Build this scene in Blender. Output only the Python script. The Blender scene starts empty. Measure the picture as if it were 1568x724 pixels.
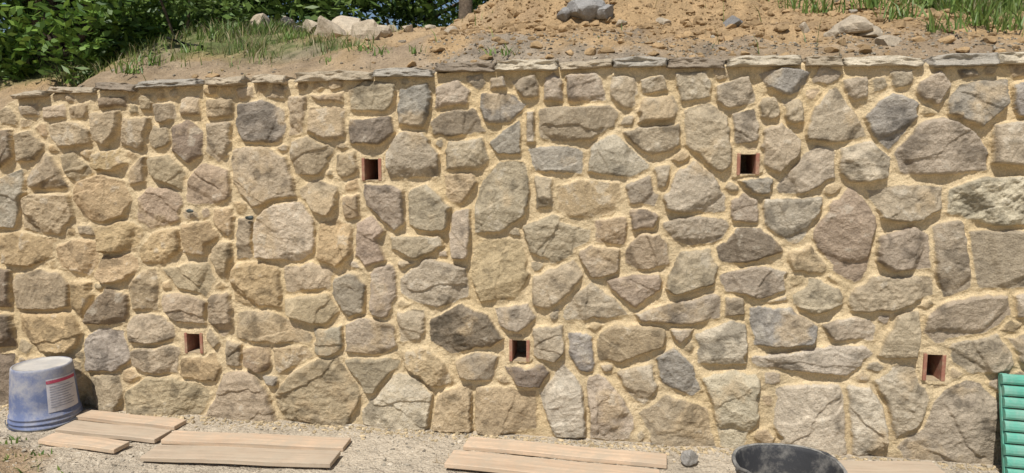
import bpy, math, random
import numpy as np
from mathutils import Vector
random.seed(7); rng=np.random.default_rng(11)
scene=bpy.context.scene
# ------------------------------------------------------------------ camera
PITCH=math.radians(6.25); F=1022.0; CAMZ=1.4
cam=bpy.data.cameras.new('camera'); cam.lens=36*F/1568; cam.sensor_width=36; cam.clip_end=2000; cam.clip_start=.05
camo=bpy.data.objects.new('camera',cam); scene.collection.objects.link(camo)
camo.location=(0,0,CAMZ); camo.rotation_euler=(math.radians(90)-PITCH,0,0); scene.camera=camo
# survey helper: turns measured sight lines into metres on the wall plane / on the ground
def ray(x,y):
    r=(x-784)/F; dn=(y-362)/F
    return np.array([r, math.cos(PITCH)-dn*math.sin(PITCH), -(math.sin(PITCH)+dn*math.cos(PITCH))])
P0=np.array([-2.457,3.709]); ANG=math.atan2(-.728,4.847)
E=np.array([math.cos(ANG),math.sin(ANG)]); NB=np.array([-math.sin(ANG),math.cos(ANG)])
def on_wall(x,y):
    d=ray(x,y); t=(P0@NB)/(d[:2]@NB); p=d*t
    return ((p[:2]-P0)@E, p[2]+CAMZ)
def on_level(x,y,z=0.):
    d=ray(x,y); t=(z-CAMZ)/d[2]; return d[0]*t,d[1]*t
def w2l(X,Y): q=np.array([X,Y])-P0; return q@E,q@NB
def l2w(u,w): return P0[0]+E[0]*u+NB[0]*w, P0[1]+E[1]*u+NB[1]*w
# ------------------------------------------------------------------ noise
def hsh(x,y,s):
    h=(x.astype(np.int64)*374761393+y.astype(np.int64)*668265263+s*1442695041)&0xffffffff
    h=((h^(h>>13))*1274126177)&0xffffffff
    return ((h^(h>>16))&0xffff)/65535.
def vn(x,y,s=0):
    xi=np.floor(x);yi=np.floor(y);fx=x-xi;fy=y-yi
    fx=fx*fx*(3-2*fx);fy=fy*fy*(3-2*fy)
    a=hsh(xi,yi,s);b=hsh(xi+1,yi,s);c=hsh(xi,yi+1,s);d=hsh(xi+1,yi+1,s)
    return ((a*(1-fx)+b*fx)*(1-fy)+(c*(1-fx)+d*fx)*fy)*2-1
def fbm(x,y,s=0,o=4,g=.5):
    r=0;a=1;n=0
    for i in range(o):
        r=r+a*vn(x*2**i+i*17.3,y*2**i-i*9.1,s+i*31); n+=a; a*=g
    return r/n
def sstep(x): x=np.clip(x,0,1); return x*x*(3-2*x)
# ------------------------------------------------------------------ mesh helper
def mk(name,V,Fc,cols=None,mats=(),smooth=True,parent=None,loc=None,attrs=None,matidx=None):
    V=np.asarray(V,dtype=np.float32); me=bpy.data.meshes.new(name)
    if isinstance(Fc,np.ndarray):
        k=Fc.shape[1]; loops=Fc.ravel(); starts=np.arange(len(Fc))*k; tot=np.full(len(Fc),k)
    else:
        loops=np.concatenate([np.array(f) for f in Fc]); tot=np.array([len(f) for f in Fc]); starts=np.concatenate([[0],np.cumsum(tot)[:-1]])
    me.vertices.add(len(V)); me.vertices.foreach_set('co',V.ravel())
    me.loops.add(len(loops)); me.loops.foreach_set('vertex_index',loops.astype(np.int32))
    me.polygons.add(len(starts)); me.polygons.foreach_set('loop_start',starts.astype(np.int32))
    try: me.polygons.foreach_set('loop_total',tot.astype(np.int32))
    except Exception: pass
    me.polygons.foreach_set('use_smooth',np.full(len(starts),smooth))
    for m in mats: me.materials.append(m)
    if matidx is not None: me.polygons.foreach_set('material_index',np.asarray(matidx,dtype=np.int32))
    me.update(calc_edges=True)
    if cols is not None:
        a=me.color_attributes.new('col','FLOAT_COLOR','POINT')
        c=np.ones((len(V),4),dtype=np.float32); c[:,:3]=cols; a.data.foreach_set('color',c.ravel())
    ob=bpy.data.objects.new(name,me); scene.collection.objects.link(ob)
    if parent: ob.parent=parent
    return ob
def place_local(ob): ob.location=(P0[0],P0[1],0); ob.rotation_euler=(0,0,ANG)
# ------------------------------------------------------------------ materials
def mat(name,base=None,n1=30,a1=.25,n2=160,a2=.25,bump=.004,bs=120,rough=.92,spec=.2,bump2=0,transl=0,speck=0):
    m=bpy.data.materials.new(name); m.use_nodes=True; nt=m.node_tree; N=nt.nodes; L=nt.links; N.clear()
    out=N.new('ShaderNodeOutputMaterial'); b=N.new('ShaderNodeBsdfPrincipled'); b.inputs['Roughness'].default_value=rough
    b.inputs['Specular IOR Level'].default_value=spec
    tc=N.new('ShaderNodeTexCoord')
    if base is None:
        at=N.new('ShaderNodeAttribute'); at.attribute_name='col'; c=at.outputs['Color']
    else:
        r=N.new('ShaderNodeRGB'); r.outputs[0].default_value=(*base,1); c=r.outputs[0]
    for sc,am in ((n1,a1),(n2,a2)):
        if am<=0: continue
        n=N.new('ShaderNodeTexNoise'); n.inputs['Scale'].default_value=sc; n.inputs['Detail'].default_value=5; n.inputs['Roughness'].default_value=.65
        L.new(tc.outputs['Object'],n.inputs['Vector'])
        mr=N.new('ShaderNodeMapRange'); mr.inputs['From Min'].default_value=.28; mr.inputs['From Max'].default_value=.72
        mr.inputs['To Min'].default_value=1-am; mr.inputs['To Max'].default_value=1+am; L.new(n.outputs['Fac'],mr.inputs['Value'])
        mx=N.new('ShaderNodeVectorMath'); mx.operation='SCALE'; L.new(c,mx.inputs[0]); L.new(mr.outputs[0],mx.inputs['Scale']); c=mx.outputs[0]
    if speck>0:
        n=N.new('ShaderNodeTexNoise'); n.inputs['Scale'].default_value=75; n.inputs['Detail'].default_value=8; n.inputs['Roughness'].default_value=.8
        L.new(tc.outputs['Object'],n.inputs['Vector'])
        mr=N.new('ShaderNodeMapRange'); mr.inputs['From Min'].default_value=.30; mr.inputs['From Max'].default_value=.42
        mr.inputs['To Min'].default_value=1-speck; mr.inputs['To Max'].default_value=1; L.new(n.outputs['Fac'],mr.inputs['Value'])
        mx=N.new('ShaderNodeVectorMath'); mx.operation='SCALE'; L.new(c,mx.inputs[0]); L.new(mr.outputs[0],mx.inputs['Scale']); c=mx.outputs[0]
    L.new(c,b.inputs['Base Color'])
    if bump>0:
        n=N.new('ShaderNodeTexNoise'); n.inputs['Scale'].default_value=bs; n.inputs['Detail'].default_value=6; n.inputs['Roughness'].default_value=.7
        L.new(tc.outputs['Object'],n.inputs['Vector'])
        bp=N.new('ShaderNodeBump'); bp.inputs['Strength'].default_value=1; bp.inputs['Distance'].default_value=bump
        L.new(n.outputs['Fac'],bp.inputs['Height']); L.new(bp.outputs[0],b.inputs['Normal'])
        if bump2>0:
            v=N.new('ShaderNodeTexNoise'); v.inputs['Scale'].default_value=bs*.25; v.inputs['Detail'].default_value=3
            L.new(tc.outputs['Object'],v.inputs['Vector'])
            b2=N.new('ShaderNodeBump'); b2.inputs['Distance'].default_value=bump2; b2.inputs['Strength'].default_value=1
            L.new(v.outputs['Fac'],b2.inputs['Height']); L.new(b2.outputs[0],bp.inputs['Normal'])
    if transl>0:
        t=N.new('ShaderNodeBsdfTranslucent'); L.new(c,t.inputs['Color']); ms=N.new('ShaderNodeMixShader'); ms.inputs[0].default_value=transl
        L.new(b.outputs[0],ms.inputs[1]); L.new(t.outputs[0],ms.inputs[2]); L.new(ms.outputs[0],out.inputs['Surface'])
    else: L.new(b.outputs[0],out.inputs['Surface'])
    return m
def dusty(name,base,dust,amt,rough=.55,sc=7,bump=.0015,bs=60,objz=None):
    m=mat(name,base=base,n1=12,a1=.12,n2=0,a2=0,bump=bump,bs=bs,rough=rough,spec=.35); nt=m.node_tree;N=nt.nodes;L=nt.links
    b=[x for x in N if x.type=='BSDF_PRINCIPLED'][0]; src=b.inputs['Base Color'].links[0].from_socket
    tc=N.new('ShaderNodeTexCoord'); nd=N.new('ShaderNodeTexNoise'); nd.inputs['Scale'].default_value=sc; nd.inputs['Detail'].default_value=8; nd.inputs['Roughness'].default_value=.72; L.new(tc.outputs['Object'],nd.inputs['Vector'])
    val=nd.outputs[0]
    if objz:
        sx=N.new('ShaderNodeSeparateXYZ'); L.new(tc.outputs['Object'],sx.inputs[0]); mz=N.new('ShaderNodeMapRange'); mz.inputs['From Min'].default_value=objz[0]; mz.inputs['From Max'].default_value=objz[1]; mz.inputs['To Max'].default_value=objz[2]
        L.new(sx.outputs[2],mz.inputs[0]); ad=N.new('ShaderNodeMath'); L.new(val,ad.inputs[0]); L.new(mz.outputs[0],ad.inputs[1]); val=ad.outputs[0]
    m2=N.new('ShaderNodeMapRange'); m2.inputs['From Min'].default_value=.62-amt*.35; m2.inputs['From Max'].default_value=.78-amt*.2; m2.inputs['To Max'].default_value=.85; L.new(val,m2.inputs[0])
    mc=N.new('ShaderNodeMixRGB'); mc.inputs[2].default_value=(*dust,1); L.new(m2.outputs[0],mc.inputs[0]); L.new(src,mc.inputs[1]); L.new(mc.outputs[0],b.inputs['Base Color']); return m
M_wall=mat('stone_and_mortar',n1=24,a1=.15,n2=170,a2=.26,bump=.006,bs=130,bump2=.006,speck=.36)
M_ground=mat('soil',n1=6,a1=.12,n2=90,a2=.28,bump=.012,bs=70,bump2=.03)
M_rock=mat('rock',n1=30,a1=.18,n2=150,a2=.25,bump=.006,bs=80)
M_leaf=mat('leaf',n1=3,a1=.15,n2=0,a2=0,bump=0,rough=.5,spec=.4,transl=.3)
M_bark=mat('bark',base=(.16,.12,.085),n1=20,a1=.4,n2=90,a2=.3,bump=.02,bs=30)
M_brick=dusty('terracotta_mortar_smeared',(.30,.135,.09),(.40,.30,.19),.42,.9,22,.003,120)
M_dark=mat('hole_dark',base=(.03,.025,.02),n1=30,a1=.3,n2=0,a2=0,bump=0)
# ------------------------------------------------------------------ stones measured on the wall
S="""
g 0,275 36,258 44,290 25,350 -10,348
n 28,205 50,197 70,222 55,245 30,248
n 42,291 50,262 72,230 92,255 108,287
n 78,192 108,184 141,200 142,222 90,225
n 95,236 115,231 146,262 120,279 103,272
n 35,302 60,297 108,296 115,330 95,361 38,350
o 116,303 128,278 160,266 192,275 204,305 192,330 162,341 130,333
o -5,358 40,355 88,365 82,393 50,407 8,403
n 25,420 60,412 95,415 110,440 108,468 80,475 28,472
o 30,480 70,476 112,478 131,515 112,540 70,537 35,508
o 85,378 120,363 150,370 155,400 140,421 92,409
o 112,430 140,430 147,455 128,491 113,472
d 130,478 165,440 199,450 198,490 160,497 132,497
g 130,517 160,500 190,505 201,550 180,570 135,567
n 138,575 185,569 190,600 182,629 148,625
n 193,600 230,574 290,578 323,598 315,630 270,643 200,632
o 152,347 185,338 222,345 215,375 180,390 155,386
o 155,393 200,388 216,400 211,425 160,435 148,420
o 213,378 238,352 275,350 280,380 255,406 220,402
n 200,420 240,412 246,440 242,477 205,474
n 197,487 230,475 265,490 270,515 240,529 200,523
n 205,535 250,527 278,530 273,572 240,574 205,560
n 250,412 290,402 325,403 330,430 318,456 275,442
n 247,450 290,446 320,460 319,496 260,490
p 212,302 230,285 262,285 282,305 276,336 235,351 212,342
p 285,277 310,250 350,260 355,300 335,313 285,310
n 228,242 262,238 285,262 283,293 250,280 230,266
d 262,195 290,183 312,200 312,237 290,251 265,232
n 187,180 232,180 227,215 217,233 187,224
n 140,172 185,168 187,195 167,225 147,217
o 142,235 185,228 195,250 175,261 146,262
o 282,342 325,338 338,360 317,393 285,387
n 318,374 355,368 358,400 345,430 328,418 322,395
o 326,322 357,318 362,345 352,366 327,345
n 362,335 388,330 390,396 364,397
n 318,150 355,148 362,178 320,182
n 278,148 305,145 308,178 278,178
n 317,188 355,186 353,235 335,249 315,233
n 65,165 100,158 103,180 68,184
d 150,151 195,148 196,163 152,166
n 213,148 236,145 234,170 216,170
n 106,163 137,158 131,182 106,184
n 28,162 58,160 62,175 28,180
d -15,205 20,198 25,240 0,258
g 362,160 400,153 440,167 441,195 430,218 375,217 362,192
n 353,228 410,225 440,240 456,300 385,318 357,278
l 393,342 418,308 465,308 487,345 482,385 460,400 392,397
n 447,217 470,207 510,215 512,255 485,270 450,264
n 441,148 470,146 466,206 443,206
n 470,168 505,160 529,167 528,212 500,223 470,203
d 477,145 526,140 527,157 490,159
n 457,288 485,275 518,285 521,310 505,333 478,322
o 485,343 510,333 543,345 541,387 518,410 487,402
d 520,302 548,295 552,332 530,336
n 553,278 600,283 622,290 621,345 603,356 560,312
p 543,343 570,328 592,352 593,400 565,413 545,392
n 568,405 606,400 608,455 592,490 567,486
g 508,427 540,414 560,435 560,478 535,486 513,457
o 355,403 400,400 431,410 432,470 395,473 357,461
n 431,410 480,399 510,408 512,440 440,446
n 435,457 500,446 523,468 500,500 442,483
n 362,478 410,473 445,490 482,517 470,525 363,520
n 320,452 355,445 360,500 342,516 320,492
g 482,502 524,497 528,530 505,548 482,542
n 530,497 570,481 609,500 609,530 575,546 530,537
p 377,532 415,527 418,560 400,571 378,563
n 418,531 468,530 483,547 430,571 420,562
o 275,547 330,540 342,563 332,583 278,580
n 343,572 385,562 412,602 426,648 370,652 308,645 330,612
n 424,600 445,572 480,550 520,546 553,585 550,615 532,655 440,642 426,620
n 525,549 580,545 616,552 575,608 556,598
l 553,628 600,570 640,575 664,602 655,657 600,661 557,650
n 535,140 560,125 605,128 608,150 590,171 537,168
d 534,182 600,177 606,205 582,223 537,221
g 610,137 655,128 664,150 648,196 612,192
n 590,238 612,201 650,203 673,235 672,270 600,274
n 514,237 545,229 552,260 530,276 513,263
n 667,132 700,122 722,137 716,163 668,166
d 659,187 685,166 725,165 746,200 700,211 662,207
n 683,217 740,210 751,245 735,258 684,261
g 738,143 790,146 806,160 782,186 740,190 735,167
n 783,125 820,115 830,148 800,153
n 835,120 848,110 864,125 861,155 832,154
n 866,115 915,110 929,155 870,158
n 934,115 975,118 979,160 955,168 932,147
n 980,120 1015,115 1024,140 984,144
n 1033,112 1085,108 1091,150 1045,155
n 1095,132 1145,115 1160,155 1110,168 1092,147
g 1162,112 1200,103 1242,110 1236,130 1208,150 1175,132
n 1160,150 1185,148 1196,170 1187,186 1161,181
n 1195,155 1228,150 1232,186 1200,192
n 822,168 860,160 930,158 956,172 932,207 860,218 824,212
n 974,150 1030,145 1041,165 1031,187 977,189
n 954,202 1010,190 1043,190 1043,226 1000,236 964,222
g 750,218 796,183 797,236 762,237
n 805,170 820,168 820,220 806,222
g 808,226 860,221 893,231 892,265 822,263
l 905,225 930,197 965,220 997,256 965,271 900,264
n 1048,167 1085,155 1115,175 1124,250 1105,263 1080,257 1047,220
n 1118,175 1156,168 1163,216 1124,221
n 1164,202 1195,184 1224,215 1222,240 1192,266 1165,252
n 1231,197 1255,150 1278,129 1300,158 1330,210 1290,221 1234,214
n 1289,120 1331,118 1327,150 1300,157
g 1323,178 1360,138 1405,155 1406,185 1362,229 1333,207
n 1358,112 1395,108 1399,130 1370,138
n 1399,130 1436,108 1454,130 1437,163 1405,152
g 1450,150 1475,124 1541,120 1542,160 1502,196 1450,177
n 1368,232 1402,186 1455,180 1490,205 1514,232 1510,262 1380,266
n 1519,192 1568,185 1620,200 1620,262 1519,250
g 1545,130 1568,122 1610,130 1610,180 1556,180
l 1284,225 1330,215 1363,240 1359,273 1300,280 1284,262
n 1188,288 1215,250 1250,224 1281,230 1277,275 1228,296 1193,299
n 1013,303 1035,265 1065,238 1090,265 1111,300 1110,323 1050,329 1020,322
n 1000,256 1026,250 1020,290 1002,292
o 852,285 885,275 948,280 953,300 935,330 870,332 853,322
n 958,282 998,267 1008,300 1000,318 962,312
p 963,322 990,314 1009,332 1001,352 968,352
n 740,275 765,247 803,247 812,290 803,332 760,358 727,356 729,310
o 680,266 722,265 732,281 707,313 684,308
n 623,292 655,280 691,317 690,350 662,358 627,342
n 689,325 721,318 721,395 690,397
n 598,362 675,357 679,376 640,398 600,382
n 611,428 650,395 717,410 717,455 668,471 615,452
o 722,378 750,359 801,370 812,420 792,457 735,461 722,425
n 798,348 850,328 907,350 902,370 850,406 812,387
n 815,422 880,397 894,420 842,475 815,467
p 880,378 915,375 949,380 947,415 907,425
p 911,335 959,333 957,375 914,373
p 957,378 985,353 1022,362 1024,405 987,416 958,402
n 856,488 880,450 905,430 940,455 964,482 900,490
p 928,427 1010,418 1014,440 975,471 935,442
n 1017,442 1040,385 1090,379 1100,405 1092,438 1032,451
n 1014,342 1070,327 1117,338 1112,370 1060,376 1018,362
n 1116,307 1140,290 1163,305 1161,341 1118,339
l 1166,305 1259,299 1259,330 1218,376 1172,347
d 1092,380 1128,345 1167,347 1201,386 1150,403 1098,399
p 1239,352 1270,310 1300,283 1343,328 1336,372 1322,432 1292,431 1247,382
n 1328,291 1390,282 1446,286 1441,320 1400,341 1345,336
l 1447,292 1500,272 1568,270 1620,290 1620,347 1525,347 1450,327
n 1343,362 1398,345 1422,360 1422,410 1362,416 1340,397
n 1428,347 1470,334 1486,400 1487,440 1445,456 1430,422
n 1484,355 1560,350 1620,370 1620,435 1500,441 1487,400
o 1203,387 1240,373 1272,405 1262,419 1213,416
n 1101,420 1150,408 1208,413 1202,445 1170,459 1108,447
n 1298,457 1328,420 1427,425 1427,450 1372,476 1304,477
n 1211,452 1240,425 1293,435 1292,465 1247,482 1220,477
n 972,479 1040,460 1102,440 1102,487 1060,496 980,492
n 1107,455 1140,452 1141,481 1109,484
g 1147,470 1205,464 1250,498 1243,531 1153,528
n 1256,496 1300,482 1341,490 1336,521 1275,523
n 1342,547 1370,480 1405,474 1410,500 1402,546
n 1416,480 1450,460 1542,449 1549,480 1512,511 1432,526 1414,506
n 1551,450 1620,440 1620,490 1556,487
l 1141,546 1250,530 1320,526 1337,542 1302,576 1160,563
l 1063,510 1120,490 1141,494 1142,557 1068,557
n 1020,502 1062,503 1042,530
o 914,510 940,495 1022,503 1017,530 950,554 914,551
g 868,508 906,508 910,570 887,567 868,540
n 758,470 810,464 822,485 792,508 765,499
d 653,492 708,464 747,480 771,517 742,536 690,541 660,522
n 609,475 650,475 656,500 642,522 611,522
n 698,552 730,531 763,545 757,582 703,578
o 614,536 655,531 682,555 697,592 660,592 620,562
n 815,500 862,496 867,535 850,554 817,547
d 773,560 832,555 842,570 827,592 790,592
o 662,640 672,605 692,590 724,588 727,662 663,657
o 727,592 820,595 822,655 760,666 729,662
l 826,602 862,556 891,590 902,622 897,669 850,670
n 900,577 915,566 957,611 970,640 972,673 903,671
n 943,567 1000,554 1007,590 987,622 965,602
g 1002,547 1030,529 1061,560 1077,597 1060,607 1008,582
n 978,632 1020,604 1082,625 1097,682 1060,689 1000,682
l 1073,577 1120,565 1165,575 1162,640 1135,691 1100,682 1090,622
l 1188,592 1230,585 1290,588 1300,640 1300,699 1200,696 1183,652
l 1290,588 1335,592 1357,620 1359,692 1320,702 1300,699
n 1338,582 1370,557 1400,560 1422,608 1417,660 1370,671
n 1373,683 1410,640 1440,600 1475,580 1502,585 1533,620 1542,722 1390,718
n 1453,522 1525,509 1557,540 1552,571 1482,571 1452,547
n 1541,515 1620,500 1620,590 1562,553
n 1545,590 1620,600 1620,722 1550,722
n 820,268 848,272 848,318 822,320
g 1128,274 1160,266 1182,275 1178,297 1150,300
n 1462,107 1500,103 1500,120 1470,122
g 745,120 772,117 775,135 750,138
d -12,262 -40,262 -40,340 -12,345
d -30,405 18,412 20,470 -30,470
d -30,480 20,480 28,530 -30,530
n 45,545 90,545 125,552 128,600 125,625 50,640
d -30,545 25,540 38,600 10,640 -30,640
g 400,572 425,575 425,590 410,588
n 322,500 338,522 330,535 318,520
n 118,345 140,345 150,362 125,360
n 215,238 224,240 225,280 200,283 195,265
n 240,160 268,156 272,182 244,190
n 570,358 592,358 594,395 580,375
n 345,518 370,526 372,560 348,560
n 500,240 512,240 512,268 500,268
n 640,400 600,398 612,412 640,404
n 1060,458 1098,446 1100,438 1050,452
n 1165,462 1205,452 1208,462 1180,468
n 1265,420 1300,432 1296,450 1268,432
n 848,338 880,338 900,345 880,346
n 840,478 856,470 860,490 846,494
"""
stones=[]
for ln in S.strip().split('\n'):
    p=ln.split(); pts=np.array([on_wall(*map(float,q.split(','))) for q in p[1:]])
    x,y=pts[:,0],pts[:,1]; A=.5*np.sum(x*np.roll(y,-1)-y*np.roll(x,-1))
    if abs(A)<.0012: continue
    if A<0: pts=pts[::-1]
    stones.append((p[0],pts))
HOLES_PX=[(559,580,243,276),(1134,1156,236,267),(287,308,510,540),(785,806,520,553),(1419,1440,542,583)]
HOLES=[]
for a,b,c,d in HOLES_PX:
    u0,v1=on_wall(a,c);u1,v0=on_wall(b,d); HOLES.append((u0,u1,v0,v1))
top_px=[(-260,300),(-150,270),(-60,225),(-15,190),(12,158),(30,150),(75,146),(150,139),(300,131),(440,123),(570,117),(660,113),(760,106),(940,101),(1110,100),(1220,99),(1400,99),(1568,95),(1750,92),(1950,90)]
tp=np.array([on_wall(*q) for q in top_px])
def TOP(u): return np.interp(u,tp[:,0],tp[:,1])
UL,UR=-1.35,5.95
nu,nv=1820,490
CELL=(UR-UL)/nu
uu=np.linspace(UL,UR,nu); tt=np.linspace(0,1,nv)
topu=TOP(uu); V0=-.06
U=np.tile(uu,(nv,1)); V=V0+(topu[None,:]-V0)*tt[:,None]
Uw=U+.006*fbm(U*9,V*9,5,2)+.007*fbm(U*34,V*34,8,4,.7)
Vw=V+.006*fbm(U*9,V*9,15,2)+.007*fbm(U*34,V*34,18,4,.7)
# extension stones outside the photographed stretch
for (a,b) in ((UL,-.72),(5.28,UR+.1)):
    v=0.02
    while v<1.9:
        hh=random.uniform(.17,.26); u=a-random.uniform(0,.15)
        while u<b-.12:
            ww=random.uniform(.18,.34); n=random.choice([5,6,7]); cx=u+ww/2;cy=v+hh/2
            if cx<b and cy<TOP(cx)-.05:
                an=np.sort(np.linspace(0,2*math.pi,n,endpoint=False)+np.array([random.uniform(-.3,.3) for _ in range(n)]))
                q=np.stack([cx+ww*.53*np.cos(an)*1.05,cy+hh*.53*np.sin(an)*1.05],1)
                stones.append((random.choice('nngod'),q))
            u+=ww
        v+=hh
def chaikin(p,k=.05):
    q=np.roll(p,-1,0); return np.stack([p*(1-k)+q*k,p*k+q*(1-k)],1).reshape(-1,2)
def sdf(x,y,poly):
    d=np.full(x.shape,1e9); ins=np.zeros(x.shape,bool)
    n=len(poly)
    for i in range(n):
        a=poly[i]; b=poly[(i+1)%n]; ex,ey=b-a; wx=x-a[0]; wy=y-a[1]; L=ex*ex+ey*ey+1e-12
        t=np.clip((wx*ex+wy*ey)/L,0,1); bx=wx-ex*t; by=wy-ey*t
        d=np.minimum(d,bx*bx+by*by)
        c=((a[1]<=y)!=(b[1]<=y)); xi=a[0]+(y-a[1])*ex/(ey if abs(ey)>1e-12 else 1e-12)
        ins^=(c&(x<xi))
    return np.sqrt(d)*np.where(ins,-1,1)
D1=np.full(U.shape,9.);D2=np.full(U.shape,9.);ID=np.full(U.shape,-1,np.int32)
def add(poly,idx,mg=.09):
    u0,v0=poly.min(0)-mg; u1,v1=poly.max(0)+mg
    i0=max(0,np.searchsorted(uu,u0)); i1=min(nu,np.searchsorted(uu,u1))
    if i1<=i0: return
    tmn=topu[i0:i1].min(); tmx=topu[i0:i1].max()
    j0=max(0,int((v0-V0)/(tmx-V0)*(nv-1))-1); j1=min(nv,int((v1-V0)/(tmn-V0)*(nv-1))+2)
    if j1<=j0: return
    sl=(slice(j0,j1),slice(i0,i1)); d=sdf(Uw[sl],Vw[sl],poly)
    a=D1[sl]; b=D2[sl]; m=d<a
    D2[sl]=np.where(m,a,np.minimum(b,d)); ID[sl]=np.where(m,idx,ID[sl]); D1[sl]=np.where(m,d,a)
polys=[]
for k,(u0,u1,v0,v1) in enumerate(HOLES):
    q=np.array([[u0-.026,v0-.012],[u1+.026,v0-.012],[u1+.026,v1+.012],[u0-.026,v1+.012]]); polys.append(('H',q)); add(q,k)
for t,q in stones:
    out=[]
    for i in range(len(q)):
        a=q[i];b=q[(i+1)%len(q)]; out.append(a); L=np.linalg.norm(b-a)
        if L>.12:
            nrm=np.array([b[1]-a[1],a[0]-b[0]])/L; out.append(a+(b-a)*random.uniform(.3,.7)+nrm*random.uniform(-.02,.035)*L)
    q=chaikin(np.array(out)); polys.append((t,q)); add(q,len(polys)-1)
nmain=len(polys)
# flat packing chips where the joints are wide
for it in range(150):
    ss=(slice(0,nv,4),slice(0,nu,4))
    d=np.minimum(np.minimum(D1[ss],V[ss]+.0),(topu[None,::4]-V[ss])+.005)
    j,i=np.unravel_index(np.argmax(d),d.shape); r=d[j,i]
    if r<.027: break
    cx,cy=Uw[ss][j,i],Vw[ss][j,i]; n=random.choice([4,4,5]); o=random.uniform(0,6.28)
    r2=min(r,.085)*random.uniform(.95,1.15)
    an=np.linspace(0,2*math.pi,n,endpoint=False)+o+np.array([random.uniform(-.3,.3) for _ in range(n)])
    q=np.stack([cx+r2*np.cos(an)*random.uniform(1.0,1.35),cy+r2*np.sin(an)*random.uniform(.75,1)],1)
    polys.append((random.choice('nnnoo'),q)); add(polys[-1][1],len(polys)-1)
print('stones',nmain,len(polys),'left gap',r)
GAP=.018; GROW=.0025
s=np.minimum(GROW-D1,(D2-D1)/2-GAP/2)
TONE=dict(n=(.385,.318,.225),g=(.325,.292,.238),d=(.235,.190,.140),o=(.430,.332,.205),p=(.360,.282,.200),l=(.470,.405,.300))
MORT=np.array([.59,.465,.285])
Hh=np.zeros(U.shape); C=np.zeros(U.shape+(3,)); mo=.5+.5*fbm(U*9,V*9,77,4)
C[:]=MORT*(.80+.34*mo[...,None])
yel=sstep((fbm(U*2.3,V*2.3,91,2)+.1)*2)[...,None]*.5
C[:]=C*(1-yel)+np.array([.57,.43,.235])*(.82+.3*mo[...,None])*yel
mh=.006*fbm(U*34,V*34,33,3,.6)+.007*fbm(U*7,V*7,35,2)+.005*np.exp(np.clip(s,-1,0)/.010)-.003
Hh[:]=mh
flat=ID.ravel(); order=np.argsort(flat,kind='stable'); fs=flat[order]
bounds=np.searchsorted(fs,np.arange(len(polys)+1))
sf=s.ravel(); Uf=U.ravel(); Vf=V.ravel(); Hf=Hh.ravel(); Cf=C.reshape(-1,3)
N1=fbm(U*26,V*26,3,4,.6).ravel(); N2=fbm(U*90,V*90,4,2).ravel(); N3=fbm(U*5,V*5,6,3).ravel(); N4=fbm(U*14,V*14,66,4).ravel()
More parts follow.
